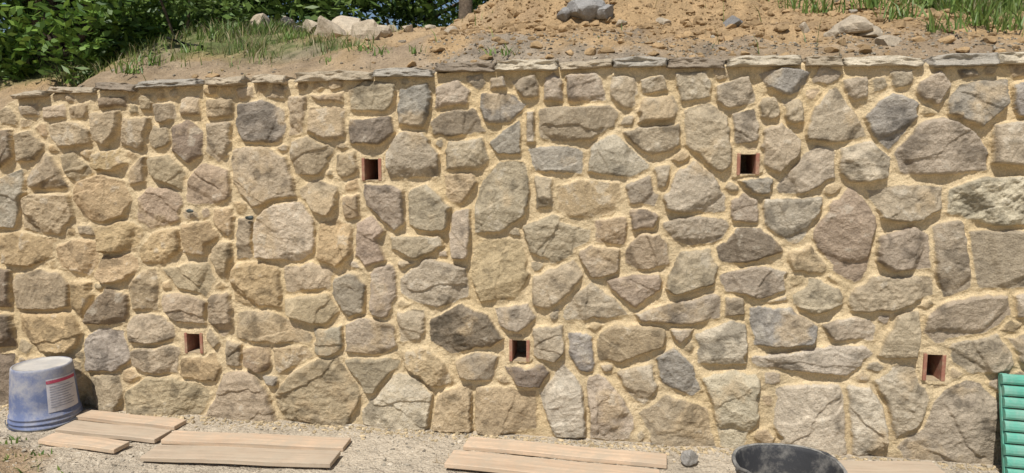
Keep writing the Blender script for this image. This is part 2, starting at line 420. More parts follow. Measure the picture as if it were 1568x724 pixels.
for k,(t,q) in enumerate(polys):
    ix=order[bounds[k]:bounds[k+1]]
    if t=='H':
        ix=ix[sf[ix]>-.004]; Hf[ix]=.004; continue
    ix=ix[sf[ix]>0]
    if len(ix)<12: continue
    sx=sf[ix]; x=Uf[ix];y=Vf[ix]; cx,cy=x.mean(),y.mean(); R=max(.03,math.sqrt(len(ix)*CELL*CELL/3.14))
    big=min(1,R/.1)
    # split faces: one broad plane, cut by a few oblique fracture planes near the rim
    th=random.uniform(0,6.283); g=random.uniform(.0,.020)*big
    Fm=g*(np.cos(th)*(x-cx)+np.sin(th)*(y-cy))/R
    jx=.10*N4[ix]*R; 
    for j in range(random.choice([2,3,4,5,6])):
        th=random.uniform(0,6.283); off=random.uniform(.30,.9); slope=random.uniform(.15,.55)
        dd=(np.cos(th)*(x-cx+jx)+np.sin(th)*(y-cy+jx))-off*R
        Fm=Fm-np.clip(dd,0,1)*slope
    for _ in range(random.choice([0,1,1,2])):
        th=random.uniform(0,6.283); off=random.uniform(-.5,.6)
        dd=(np.cos(th)*(x-cx)+np.sin(th)*(y-cy))-off*R+.25*R*fbm(x*9+k,y*9,(k+_*7)%61,3)
        Fm=Fm-sstep(dd/.007)*random.uniform(.003,.010)*big
    ph=random.choice([random.uniform(-.5,.5),random.uniform(0,3.14)]); xr=np.cos(ph)*x+np.sin(ph)*y; yr=-np.sin(ph)*x+np.cos(ph)*y
    st=fbm(xr*9+k,yr*45+k,k%97,3)
    rough=random.uniform(.35,1.4)
    if cx>4.2 and 1.05<cy<1.4 : rough*=2.0
    H=(.024+.026*random.random())*(.5+.5*big)
    if k>=nmain: H*=.45; Fm=Fm*.3
    ew=random.uniform(.005,.012)
    edge=1-np.clip(1-sx/(ew*1.6),0,1)**2
    crk=np.clip(1-np.abs(fbm(x*6+k*3,y*6,k%53,3))*18,0,1)*(1 if random.random()<.35 else .12)
    h=edge*np.maximum(H+np.clip(Fm,-.040,.03)+ st*.004*random.uniform(.1,1.2),.004) + (N1[ix]*.007*rough+N2[ix]*.002)*np.minimum(1,sx/.010) - crk*.0025*np.minimum(1,sx/.02)
    h=np.maximum(h,Hf[ix]*.5)
    Hf[ix]=h+Hf[ix]*(1-edge)*.7
    c=np.array(TONE[t])*random.uniform(.86,1.10); c=c*np.array([random.uniform(.985,1.025),1,random.uniform(.95,1.06)])
    if cx<1.7: c=c*np.array([1.05,1.01,.94])
    cc=c[None]*(1+.20*N4[ix]+.14*N1[ix]+.09*st+.12*N2[ix])[:,None]
    oc=np.clip((N3[ix]+.35*N1[ix]+random.uniform(-.65,.0))*2.2,0,.6)[:,None]
    cc=cc*(1-oc)+np.array([.46,.345,.205])*(1+.2*N4[ix])[:,None]*oc
    dk=np.clip((-N4[ix]-.25+random.uniform(-.2,.12))*2.5,0,.5)[:,None]; cc=cc*(1-dk*.65)
    lk=np.clip((N4[ix]*.6+N1[ix]*.5-.22+random.uniform(-.2,.1))*3,0,.4)[:,None]; cc=cc*(1-lk)+np.array([.49,.44,.35])*lk
    cc=cc*(1-crk*.2)[:,None]
    sm=np.clip(1-(sx-.001-.010*np.clip(N4[ix]+.0,0,1))/.003,0,1)[:,None]
    Cf[ix]=cc*(1-sm)+Cf[ix]*sm
H2=Hf.reshape(U.shape); C2=Cf.reshape(U.shape+(3,))
old_shade=sstep((-.50-U+.08*fbm(U*4,V*4,9,2))/.2)[...,None]; C2=C2*(1-old_shade*.45)  # older left end: the shade on it is painted in by darkening the colour
ft=(sstep((.07+.06*fbm(U*5,V*0,19,3)-V)/.10)*.30)[...,None]; C2=C2*(1-ft)+np.array([.42,.34,.235])*(1+.25*fbm(U*40,V*40,21,2))[...,None]*ft
VV=np.stack([U,-H2,V],-1)
bend=np.clip(-.55-U,0,2); VV[...,1]+=bend*.9
rows=[VV.reshape(-1,3)]; cols=[C2.reshape(-1,3)]
for dpt,up in ((.03,.012),(.10,.015),(.22,.012),(.36,-.01)):
    r=np.stack([uu,dpt+np.clip(-.55-uu,0,2)*.9+0*uu,topu+up+.01*fbm(uu*14,uu*0+dpt*30,3,3)],-1); rows.append(r); cols.append(np.tile(MORT*.85,(nu,1))*(1+.15*vn(uu*20,uu*0+dpt*9))[:,None])
Vall=np.concatenate(rows); Call=np.concatenate(cols); tr=nv+4
I=np.arange(tr*nu).reshape(tr,nu)
Q=np.stack([I[:-1,:-1],I[:-1,1:],I[1:,1:],I[1:,:-1]],-1).reshape(-1,4)
cen=Vall[Q].mean(1); keep=np.ones(len(Q),bool)
for (u0,u1,v0,v1) in HOLES: keep&=~((cen[:,0]>u0-.002)&(cen[:,0]<u1+.002)&(cen[:,2]>v0)&(cen[:,2]<v1)&(cen[:,1]<.02))
Q=Q[keep]
wall=bpy.data.objects.new('stone_retaining_wall',None); scene.collection.objects.link(wall); place_local(wall)
mk('masonry_face',Vall,Q,Call,[M_wall],True,wall)
def box(c0,c1):
    x0,y0,z0=c0;x1,y1,z1=c1
    v=[(x0,y0,z0),(x1,y0,z0),(x1,y1,z0),(x0,y1,z0),(x0,y0,z1),(x1,y0,z1),(x1,y1,z1),(x0,y1,z1)]
    return v,[(0,3,2,1),(4,5,6,7),(0,1,5,4),(1,2,6,5),(2,3,7,6),(3,0,4,7)]
def boxes(name,L,mats,parent=None,idx=None,bevel=0,smooth=False):
    V=[];Fa=[];mi=[]
    for k,(a,b) in enumerate(L):
        v,f=box(a,b); o=len(V); V+=v; Fa+=[tuple(i+o for i in q) for q in f]; mi+=[(idx[k] if idx else 0)]*6
    ob=mk(name,V,np.array(Fa),None,mats,smooth,parent,matidx=mi)
    if bevel: m=ob.modifiers.new('b','BEVEL'); m.width=bevel; m.segments=2
    return ob
M_pt=mat('mortar_bed',base=(.40,.31,.20),n1=60,a1=.3,n2=200,a2=.2,bump=.004,bs=150)
for (u0,u1,v0,v1) in HOLES:
    b=.016; j=random.uniform(-.004,.004)
    boxes('weep_hole_brick',[((u0-b,-.010+j,v0-.003-j),(u0,.30,v1+.004)),((u1,-.009-j,v0-.002),(u1+b*1.1,.30,v1+.003+j))],[M_brick],wall,bevel=.003)
    boxes('weep_hole_bedding',[((u0+.001,.002,v1-.002),(u1-.001,.30,v1+.03)),((u0+.001,.002,v0-.03),(u1-.001,.30,v0+.002))],[M_pt],wall)
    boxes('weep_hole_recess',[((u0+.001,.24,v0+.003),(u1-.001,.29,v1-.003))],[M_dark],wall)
# ------------------------------------------------------------------ rough rock templates
def ico(sub):
    import bmesh
    bm=bmesh.new(); bmesh.ops.create_icosphere(bm,subdivisions=sub,radius=1); v=np.array([x.co[:] for x in bm.verts]); f=np.array([[x.index for x in q.verts] for q in bm.faces]); bm.free(); return v,f
ICO={s_:ico(s_) for s_ in (1,2,3,4,5)}
RC={}
def rockv(sub,seed):
    if (sub,seed) in RC: return RC[(sub,seed)]
    v,f=ICO[sub]; r=np.random.default_rng(seed); v=v.copy()
    for i in range(11):
        d=r.normal(size=3); d/=np.linalg.norm(d); o=r.uniform(.4,.85); m=v@d
        v-=np.clip(m-o,0,9)[:,None]*d*.95
    if sub==1: v*=r.uniform(.75,1.2,(len(v),1))
    if sub>1: v*=(1+.14*fbm(v[:,0]*3+seed,v[:,1]*3+v[:,2]*2,seed,3))[:,None]
    RC[(sub,seed)]=(v,f); return v,f
def rocks(name,items,m,smooth=False):
    Vs=[];Fs=[];Cs=[];o=0
    for k,(x,y,z,a,b,c,rz,col,sub) in enumerate(items):
        v,f=rockv(sub,k%23+sub*100); v=v*np.array([a,b,c]); ca,sa=math.cos(rz),math.sin(rz)
        v=np.stack([v[:,0]*ca-v[:,1]*sa+x,v[:,0]*sa+v[:,1]*ca+y,v[:,2]+z],1)
        Vs.append(v);Fs.append(f+o);o+=len(v);Cs.append(np.tile(np.array(col),(len(v),1)))
    return mk(name,np.concatenate(Vs),np.concatenate(Fs),np.concatenate(Cs),[m],smooth)
# coping slabs: flat split slabs with broken front edges
cop=[(27,75,138,150),(78,148,131,142),(150,212,124,139),(213,308,119,135),(318,378,115,132),(388,440,112,128),(455,572,107,124),(573,664,102,118),(668,758,92,111),(761,853,90,109),(857,938,90,106),(940,1020,84,104),(1023,1108,86,105),(1113,1225,83,102),(1234,1289,84,102),(1293,1411,82,103),(1426,1524,80,101),(1528,1640,77,99),(1648,1760,76,98),(1765,1900,74,97)]
Vs=[];Fs=[];Cs=[];o=0
for k,(a,b,c,d) in enumerate(cop):
    ua,vt=on_wall(a,c+2);ub,vb=on_wall(b,d)
    v,f=ICO[5]; v=v.copy(); r=np.random.default_rng(k+50)
    cub=v/np.max(np.abs(v),axis=1)[:,None]; v=cub*.96+v*.04/np.linalg.norm(v,axis=1)[:,None]
    v/=np.abs(v).max(0)
    hx=(ub-ua)/2*1.02; hz=(vt-vb)/2*r.uniform(.72,.95)
    x,y,z=v[:,0].copy(),v[:,1].copy(),v[:,2].copy()
    tl,trr=r.uniform(0,.5,2); taper=1-np.where(x<0,tl,trr)*sstep((np.abs(x)-.4)/.6)
    v=np.stack([x*hx*(1+.05*vn(z*2+k,y*3,k)),y*.15,z*hz*np.where(z>0,taper,1)],1)
    brk=.024*fbm(x*hx*9+k*7,y*0+z*.8,k,3)+.008*fbm(x*hx*40+k,z*2,k+3,2)
    v[:,1]+=brk*(y<-.2)
    v[:,2]+=.005*fbm(x*hx*9+k*7,y*2,k,3)+.007*r.uniform(-1,1)*x+.004*fbm(x*hx*30,y*6,k+1,2)
    v[:,1]+=.006*fbm(x*hx*12+k*3,z*hz*60,k+9,3)*(y<-.5)+ .012*z*(y<-.5)
    v+=np.array([(ua+ub)/2,.122+r.uniform(-.014,.010),(vt+vb)/2])
    c0=np.array(TONE[['n','n','d','g','n','n','n','g','d','l','n','g','d','l','n','l','g','l','n','g'][k]])*r.uniform(.98,1.12)
    cc=c0*(1+.28*fbm(v[:,0]*15,v[:,2]*30+v[:,1]*15,k,4))[:,None]
    Vs.append(v);Fs.append(f+o);o+=len(v);Cs.append(cc)
mk('coping_stones',np.concatenate(Vs),np.concatenate(Fs),np.concatenate(Cs),[M_wall],True,wall)
# ------------------------------------------------------------------ terrain
def HT(u,w):
    T=TOP(np.clip(u,-.5,6))-.01
    k=sstep(np.maximum(-1.0-u,u-5.9)/1.5)
    wa=.12-2.2*k; wb=.26+.15*k
    stepv=sstep((w-wa)/(wb-wa))
    A=.76+.14*sstep((.9-u)/1.2)+.06*sstep((u-3)/2)
    ww=np.maximum(w-.28,0)
    hill=A*(1-np.exp(-ww/1.35))*1.12
    d1=np.sqrt(((u-3.15)/1.55)**2+((w-2.35)/1.15)**2); d1b=np.sqrt(((u-4.3)/1.2)**2+((w-2.2)/1.0)**2)
    md=.76*np.clip(1-d1,0,1)**.9+.22*np.clip(1-d1b,0,1)
    hill=hill+md+1.1*sstep((w-2.0)/3.3)*sstep((u-3.5)/1.9)
    lump=.06*sstep((md-.02)/.15)
    rg=fbm(u*1.4,w*1.4,201,4)*.07+fbm(u*5,w*5,203,4)*(.035+lump)+(.5-np.abs(fbm(u*13,w*13,206,3,.6)))*(.03+lump*.9)
    hill=hill+rg*sstep((w-.25)/.5)*np.where(w>12,0,1)
    zb=(T+hill)
    fr=.006*fbm(u*5,w*5,301,4)+.005*fbm(u*30,w*30,302,3)
    fr=fr+.11*np.exp(-(((u+.05)/.42)**2+((w+.82)/.26)**2))*(1+.5*fbm(u*8,w*8,305,3))
    return fr*(1-stepv)+zb*stepv
def axis(lo,hi,st,far):
    c=list(np.arange(lo,hi,st)); d=st
    a=[];x=lo
    while x>-far: d*=1.22; x-=d; a.append(x)
    b=[];x=c[-1];d=st
    while x<far: d*=1.22; x+=d; b.append(x)
    return np.array(a[::-1]+c+b)
au=axis(-2.6,6.4,.017,220); aw=axis(-1.6,4.4,.017,220)
GU,GW=np.meshgrid(au,aw); GZ=HT(GU,GW)
def grassmask(u,w):
    n=fbm(u*2.2,w*2.2,401,4)
    left=sstep((1.60-u-.25*w+.6*n)/.5)*sstep((w-.62+.3*n)/.5)
    right=sstep((w-.95-np.maximum(5.1-u,0)*1.0+.35*n)/.35)*sstep((u-3.5)/.4)
    back=sstep((w-3.9)/.6)
    return np.clip(np.maximum(np.maximum(left,right),back),0,1)
GM=grassmask(GU,GW)
def look(G,u,w):
    u=np.atleast_1d(u);w=np.atleast_1d(w)
    i=np.clip(np.searchsorted(au,u)-1,0,len(au)-2); j=np.clip(np.searchsorted(aw,w)-1,0,len(aw)-2)
    fx=(u-au[i])/(au[i+1]-au[i]); fy=(w-aw[j])/(aw[j+1]-aw[j])
    return (G[j,i]*(1-fx)+G[j,i+1]*fx)*(1-fy)+(G[j+1,i]*(1-fx)+G[j+1,i+1]*fx)*fy
dirt=np.array([.385,.262,.138]); dirt2=np.array([.275,.190,.110]); gcol=np.array([.11,.13,.045]); dry=np.array([.28,.23,.13])
n1=fbm(GU*3,GW*3,501,4); n2=fbm(GU*14,GW*14,502,4)
col=dirt[None,None]*(1+.25*n2[...,None]); m=sstep((n1+.1)*2)[...,None]*.65; col=col*(1-m)+dirt2*(1+.25*n2[...,None])*m
pth=(sstep((2.3-GU+.3*n1)/.4)*sstep((GW-.75)/.3)*sstep((GU-.9)/.4))[...,None]*.6; col=col*(1-pth)+np.array([.43,.31,.18])*(1+.12*n2[...,None])*pth
g=GM[...,None]; gg=gcol*(1+.3*n2[...,None])+ (dry-gcol)*sstep((n1*1.2+n2+.1)*1.5)[...,None]*.7
col=col*(1-g)+gg*g
strip=(sstep((.85-GW+.5*n1)/.3)*(.5+.5*sstep((GU-1.7)/.4)*sstep((3.9-GU)/.6)))[...,None]*.85
col=col*(1-strip)+np.array([.27,.225,.17])*(1+.6*n2[...,None])*strip
fr=sstep((.14-GW)/.05)[...,None]; fc=np.array([.50,.425,.32])*(1+.18*n2+.16*n1)[...,None]
soil=(sstep((GW*-1-.35-(GU+.3)*.55+.25*n1)/.12)*sstep((1.0-GU)/.3))[...,None]; fc=fc*(1-soil)+np.array([.36,.26,.16])*(1+.3*n2[...,None])*soil
col=col*(1-fr)+fc*fr
I=np.arange(GU.size).reshape(GU.shape)
Q=np.stack([I[:-1,:-1],I[:-1,1:],I[1:,1:],I[1:,:-1]],-1).reshape(-1,4)
gr=mk('ground',np.stack([GU,GW,GZ],-1).reshape(-1,3),Q,np.clip(col,0.01,1).reshape(-1,3),[M_ground],True); place_local(gr)
def at(u,w):
    X,Y=l2w(u,w); return X,Y,float(look(GZ,u,w)[0])
# ------------------------------------------------------------------ clods, gravel, boulders
def scatter(us,ws,fn):
    zs=look(GZ,us,ws); gm=look(GM,us,ws); it=[]
    for u,w,z,g in zip(us,ws,zs,gm):
        r=fn(u,w,g)
        if r is None: continue
        s_,c,sub,asp=r; X,Y=l2w(u,w); it.append((X,Y,z+s_*.05,s_*random.uniform(.8,1.5),s_,s_*random.uniform(.6,1.)*asp,random.uniform(0,6.3),c,sub))
    return it
n=14000; us=np.where(rng.uniform(0,1,n)<.3,rng.uniform(-.5,6.2,n),rng.uniform(1.8,5.2,n)); ws=rng.uniform(.3,3.4,n)
def f1(u,w,g):
    if random.random()<g*.9: return None
    if u<1.9 and random.random()<.6: return None
    s_=.004+.009*random.random()+.036*random.random()**10
    c=dirt*random.uniform(.6,1.05) if random.random()<.985 else np.array([.32,.28,.22])*random.uniform(.7,1.1)
    if w<.85 and random.random()<.6: c=np.array([.27,.235,.18])*random.uniform(.45,1.3); s_=min(s_,.013)
    return s_,c,(1 if s_<.018 else 2),1
rocks('dirt_clods',scatter(us,ws,f1),M_rock)
n=7500; us=rng.uniform(-.9,5.6,n); ws=-rng.uniform(0,1,n)**1.3*1.3-.02
def f2(u,w,g):
    s_=.0022+.004*random.random()+.012*random.random()**9; return s_,np.array([.46,.40,.31])*random.uniform(.35,1.25),1,1
it=scatter(us,ws,f2)
n=1800; us=rng.uniform(-.8,5.4,n); ws=-.03-np.abs(rng.normal(0,.05,n))
it+=scatter(us,ws,lambda u,w,g:(.004+.013*random.random()**2,MORT*random.uniform(.5,1.0),1,1))
rocks('gravel',it,M_rock)
def hillpoint(x,y):
    d=ray(x,y); t=np.arange(3.6,14,.02); X=d[0]*t;Y=d[1]*t
    u=(X-P0[0])*E[0]+(Y-P0[1])*E[1]; w=(X-P0[0])*NB[0]+(Y-P0[1])*NB[1]
    h=(w>.3)&(CAMZ+d[2]*t<look(GZ,u,w))
    if not h.any(): return None
    i=int(np.argmax(h)); return u[i],w[i],X[i],Y[i],CAMZ+d[2]*t[i]
it=[]
for (x,y,s_,c) in [(405,10,.10,.40),(437,10,.09,.43),(455,16,.07,.40),(478,10,.11,.43),(503,16,.14,.42),(528,12,.15,.45),(556,18,.13,.43),(578,22,.09,.42),(600,28,.05,.40),(520,28,.05,.38),(625,34,.05,.40),(660,36,.04,.38),(492,4,.09,.43),(540,4,.10,.43),(885,16,.10,.27),(905,12,.12,.28),(926,16,.09,.27),(868,20,.07,.26),(950,30,.04,.36),(1308,42,.11,.36),(1335,48,.06,.34),(1358,70,.08,.34),(1275,48,.05,.34),(1125,32,.07,.20),(1015,28,.05,.36),(690,44,.05,.34),(1230,40,.05,.36)]:
    hp=None
    for dy in (8,14,20,26,32,40):
        hp=hillpoint(x,y+dy)
        if hp is not None: break
    if hp is None: continue
    _,_,X,Y,Z=hp
    cc=np.array([c*1.08,c*.90,c*.66]) if c>.33 else np.array([c,c*.96,c*.90])
    it.append((X,Y,Z+s_*.25,s_*1.2,s_,s_*.8,random.uniform(0,6.3),cc,3))
rocks('boulders',it,M_rock)
X,Y=on_level(1058,706,.02); rocks('loose_rock',[(X,Y,.035,.052,.045,.042,.6,(.30,.28,.25),3)],M_rock)
# ------------------------------------------------------------------ vegetation
def blades(name,P,Hs,W,cols,m,lean=.5):
    n=len(P); a=rng.uniform(0,6.283,n); d=np.stack([np.cos(a),np.sin(a),0*a],1); b=rng.uniform(0,6.283,n)
    L=np.stack([np.cos(b),np.sin(b),0*b],1)*(rng.uniform(.1,1,n)*lean*Hs)[:,None]; up=np.stack([0*a,0*a,Hs],1); wd=d*(W)[:,None]
    p0=P;p1=P+up*.55+L*.35;p2=P+up*.95+L*1.0
    V=np.stack([p0-wd,p0+wd,p1-wd*.8,p1+wd*.8,p2-wd*.1,p2+wd*.1],1).reshape(-1,3)
    o=np.arange(n)*6; Q=np.concatenate([np.stack([o,o+1,o+3,o+2],1),np.stack([o+2,o+3,o+5,o+4],1)])
    return mk(name,V,Q,np.repeat(cols,6,0),[m],True)
N=170000; u=rng.uniform(-1.8,6.6,N); w=rng.uniform(.4,5.2,N); g=look(GM,u,w)*np.clip(np.where(u>3.3,1.2,.50)+1.4*fbm(u*4,w*4,601,3),.04,1)
k=rng.uniform(0,1,N)<g+.003; u=u[k];w=w[k]; X,Y=l2w(u,w); Z=look(GZ,u,w)-.005
n=len(u); hs=(.025+.08*rng.uniform(0,1,n)**1.6)*(1+.5*fbm(u*3,w*3,603,2))*np.where(u>3.5,1.6,1); t=np.clip(rng.uniform(0,1,n)*.8+.45*fbm(u*2,w*2,605,3),0,1)[:,None]
gc=np.array([.09,.16,.03])*(1-t)+np.array([.25,.28,.075])*t; dr=(rng.uniform(0,1,n)<.24)[:,None]; gc=np.where(dr,np.array([.38,.31,.17]),gc)*rng.uniform(.6,1.25,n)[:,None]
blades('grass',np.stack([X,Y,Z],1),hs,rng.uniform(.0015,.004,n),gc,M_leaf,.8)
def leaves(c,r,n,L,W,colA,colB,flat=1.,seed=0):
    r_=np.random.default_rng(seed); d=r_.normal(size=(n,3)); d/=np.linalg.norm(d,axis=1)[:,None]
    rad=r_.uniform(0,1,n)**.45; p=np.array(c)+d*(rad*r)[:,None]*np.array([1,1,flat])
    a=r_.normal(size=(n,3)); a[:,2]*=.6; a/=np.linalg.norm(a,axis=1)[:,None]; q=np.cross(a,r_.normal(size=(n,3))); q/=np.linalg.norm(q,axis=1)[:,None]
    l=L*r_.uniform(.6,1.2,n)[:,None]; wv=W*r_.uniform(.7,1.2,n)[:,None]
    V=np.stack([p-a*l,p+q*wv-a*l*.1,p+a*l,p-q*wv-a*l*.1],1).reshape(-1,3)
    t=r_.uniform(0,1,n)[:,None]; cc=np.array(colA)*(1-t)+np.array(colB)*t
    return V,np.repeat(cc,4,0)
def limb(pts,rad,seg=8):
    V=[];Q=[]
    for i,(p,r) in enumerate(zip(pts,rad)):
        p=np.array(p); a=np.array(pts[min(i+1,len(pts)-1)])-np.array(pts[max(i-1,0)]); a=a/np.linalg.norm(a)
        x=np.cross(a,[.3,1,.1]); x/=np.linalg.norm(x); y=np.cross(a,x)
        for j in range(seg): th=6.2832*j/seg; V.append(p+r*(np.cos(th)*x+np.sin(th)*y))
    for i in range(len(pts)-1):
        for j in range(seg): k=(j+1)%seg; Q.append((i*seg+j,i*seg+k,(i+1)*seg+k,(i+1)*seg+j))
    return np.array(V),np.array(Q)
def joined(name,parts,mats,parent=None):
    Vs=[];Qs=[];o=0
    for v,q in parts: Vs.append(v);Qs.append(q+o);o+=len(v)
    return mk(name,np.concatenate(Vs),np.concatenate(Qs),None,mats,True,parent)
def tree(name,clusters,limbs,L,W,cA,cB,n,seed,flat=.8,crown='crown'):
    e=bpy.data.objects.new(name,None); scene.collection.objects.link(e)
    joined('trunk',limbs,[M_bark],e)
    Vs=[];Cs=[]
    for k,(c,r) in enumerate(clusters):
        f=random.uniform(.6,1.35); v,cc=leaves(c,r,int(n*random.uniform(.6,1.3)),L,W,np.array(cA)*f,np.array(cB)*f,flat,seed+k); Vs.append(v);Cs.append(cc)
    V=np.concatenate(Vs); mk(crown,V,np.arange(len(V)).reshape(-1,4),np.concatenate(Cs),[M_leaf],False,e); return e
cl=[]
for k in range(640):
    x=random.uniform(-5.4,-2.35); y=random.uniform(4.4,6.3); z=random.uniform(1.7,4.3)
    lim=-2.35-.30*abs(z-2.7)-.35*random.random()
    if z<2.2: lim=-2.62-(2.2-z)*1.6
    if x>lim: continue
    if random.random()<.12: continue
    cl.append(((x,y,z),random.uniform(.10,.24)))
bx,by,bz=-3.6,5.3,1.9
lm=[limb([(bx,by,bz-.2),(bx+.03,by,bz+.5),(bx-.05,by+.05,bz+1.2),(bx,by,bz+2.2)],[.10,.08,.06,.03])]
for k in range(14):
    a=random.uniform(0,6.28); r=random.uniform(.6,1.3); z0=bz+random.uniform(.1,1.2)
    lm.append(limb([(bx,by,z0),(bx+.4*r*math.cos(a),by+.4*r*math.sin(a),z0+.35),(bx+r*math.cos(a),by+.6*r*math.sin(a),z0+.8)],[.04,.028,.01],6))
tree('broadleaf_tree',cl,lm,.046,.018,(.055,.12,.022),(.19,.30,.05),90,1000)
cl=[((random.uniform(-2.6,-2.0),random.uniform(5.2,6.1),random.uniform(2.5,3.5)),random.uniform(.08,.16)) for _ in range(22)]
lm=[limb([(-2.6,5.4,2.2),(-2.5,5.4,2.8),(-2.3,5.5,3.3)],[.015,.011,.006],5),limb([(-2.6,5.4,2.2),(-2.75,5.3,2.8),(-2.6,5.3,3.4)],[.013,.01,.006],5)]
tree('shrub',cl,lm,.032,.012,(.07,.13,.03),(.18,.26,.06),60,2000)
def bigtree(x,y,h,r,seed,dark=1):
    z=2.5; cl=[]
    for k in range(46):
        a=random.uniform(0,6.28); q=r*math.sqrt(random.random()); hz=random.uniform(.22,1)*h
        q*=math.sin(min(1,(1.15-hz/h)*1.6)*1.57); cl.append(((x+q*math.cos(a),y+q*math.sin(a),z+hz),random.uniform(.28,.55)*r*.5))
    lm=[limb([(x,y,z-.3),(x+.05,y,z+h*.35),(x-.05,y,z+h*.7),(x,y,z+h*.95)],[.14,.11,.08,.03])]
    for k in range(7):
        a=6.28*k/7; z0=z+h*random.uniform(.3,.6); lm.append(limb([(x,y,z0),(x+.4*r*math.cos(a),y+.4*r*math.sin(a),z0+.3),(x+.8*r*math.cos(a),y+.8*r*math.sin(a),z0+.7)],[.05,.035,.012],5))
    tree('oak_tree',cl,lm,.10,.032,np.array([.05,.10,.025])*dark,np.array([.14,.22,.055])*dark,130,seed*100,.7)
for k,(x,y,h,r) in enumerate([(-5.4,12.5,4.5,1.8),(-3.4,12.5,5,1.8),(-1.6,13,4.2,1.5),(-.2,14.5,5,1.8),(1.4,14,4.6,1.6),(3.4,13,5,1.9),(5.8,12.5,5,1.9),(8.2,13,5,2),(-7.9,13,5,2)]): bigtree(x,y,h,r,k+3)
cl=[((x_+random.uniform(-.5,.5),random.uniform(9.5,14),2.5+random.uniform(0,3.4 if x_<3 else 2)),random.uniform(.4,.75)) for x_ in np.arange(-13,15,.085)]
cl+=[((random.uniform(-6.5,1.5),random.uniform(9.,13),random.uniform(3.2,5.6)),random.uniform(.45,.8)) for _ in range(170)]
lm=[limb([(x_,11,2.3),(x_+.1,11,3.0),(x_,11,3.7)],[.05,.04,.02],5) for x_ in np.arange(-13,15,2.2)]
tree('distant_hedge',cl,lm,.085,.035,(.06,.12,.025),(.20,.28,.07),110,9000,crown='foliage')
tx=(712-784)/F*8.5
tree('stone_pine_tree',[((tx+random.uniform(-1.2,1.2),8.5+random.uniform(-1,1),6+random.uniform(-.5,.8)),.5) for _ in range(40)],[limb([(tx,8.5,2.3),(tx+.03,8.5,3.4),(tx-.05,8.5,4.6),(tx,8.5,6.3)],[.10,.085,.07,.04],12)],.09,.02,(.04,.09,.02),(.10,.16,.04),120,7000)
P=[];Hh_=[]
def tuft(X,Y,Z,n,h,sp):
    for _ in range(n): P.append((X+random.gauss(0,sp),Y+random.gauss(0,sp),Z-.004)); Hh_.append(h*random.uniform(.5,1.2))
for (x,y,n_,h) in [(775,86,24,.06),(765,84,12,.07),(345,40,60,.13),(360,52,40,.11),(395,38,50,.12),(420,50,40,.10),(450,60,30,.08),(320,60,40,.12),(300,80,30,.10),(480,45,40,.10),(590,85,20,.06),(230,100,40,.10),(200,112,40,.09),(505,95,14,.05),(560,78,20,.06),(640,82,14,.05),(1440,50,40,.14),(1500,40,50,.16),(1540,50,50,.15),(1380,30,50,.15),(1255,20,50,.14),(1210,12,40,.13),(1470,20,60,.2),(1420,12,60,.2),(1330,14,60,.18),(1545,20,60,.2)]:
    hp=hillpoint(x,y)
    if hp: tuft(hp[2],hp[3],hp[4],n_,h,.05)
for (x,y) in [(10,700),(60,690),(95,716),(15,672),(40,712)]:
    X,Y=on_level(x,y,.06); u_,w_=w2l(X,Y); tuft(X,Y,at(u_,w_)[2],11,.035,.03)
P=np.array(P);Hh_=np.array(Hh_);n=len(P);t=rng.uniform(0,1,n)[:,None]
blades('weeds',P,Hh_,rng.uniform(.003,.007,n),np.array([.09,.17,.035])*(1-t)+np.array([.22,.30,.07])*t,M_leaf,1.0)
# dry straw and twigs lying about at the foot of the wall
n=260; us=rng.uniform(-.7,5,n); ws=-rng.uniform(.05,1.0,n); X,Y=l2w(us,ws); Z=look(GZ,us,ws)+.003
a=rng.uniform(0,6.28,n); Lh=rng.uniform(.008,.035,n); d=np.stack([np.cos(a)*Lh,np.sin(a)*Lh,rng.uniform(0,.006,n)],1); p_=np.stack([-np.sin(a),np.cos(a),0*a],1)*.0012; c=np.stack([X,Y,Z],1)
V=np.stack([c-d-p_,c+d-p_,c+d+p_,c-d+p_],1).reshape(-1,3)
mk('straw_litter',V,np.arange(len(V)).reshape(-1,4),np.repeat(np.array([.36,.27,.15])*rng.uniform(.3,1.2,n)[:,None],4,0),[M_leaf],False)
hp=[hillpoint(x,y) for x,y in ((215,30),(232,48),(255,64),(285,74),(310,78))]; hp=[(h[2],h[3],h[4]+.03) for h in hp if h]
if len(hp)>2:
    v,q=limb(hp,[.009]*len(hp),8); mk('black_hose',v,q,None,[mat('hose',base=(.02,.02,.02),n1=0,a1=0,n2=0,a2=0,bump=0,rough=.4)],True)
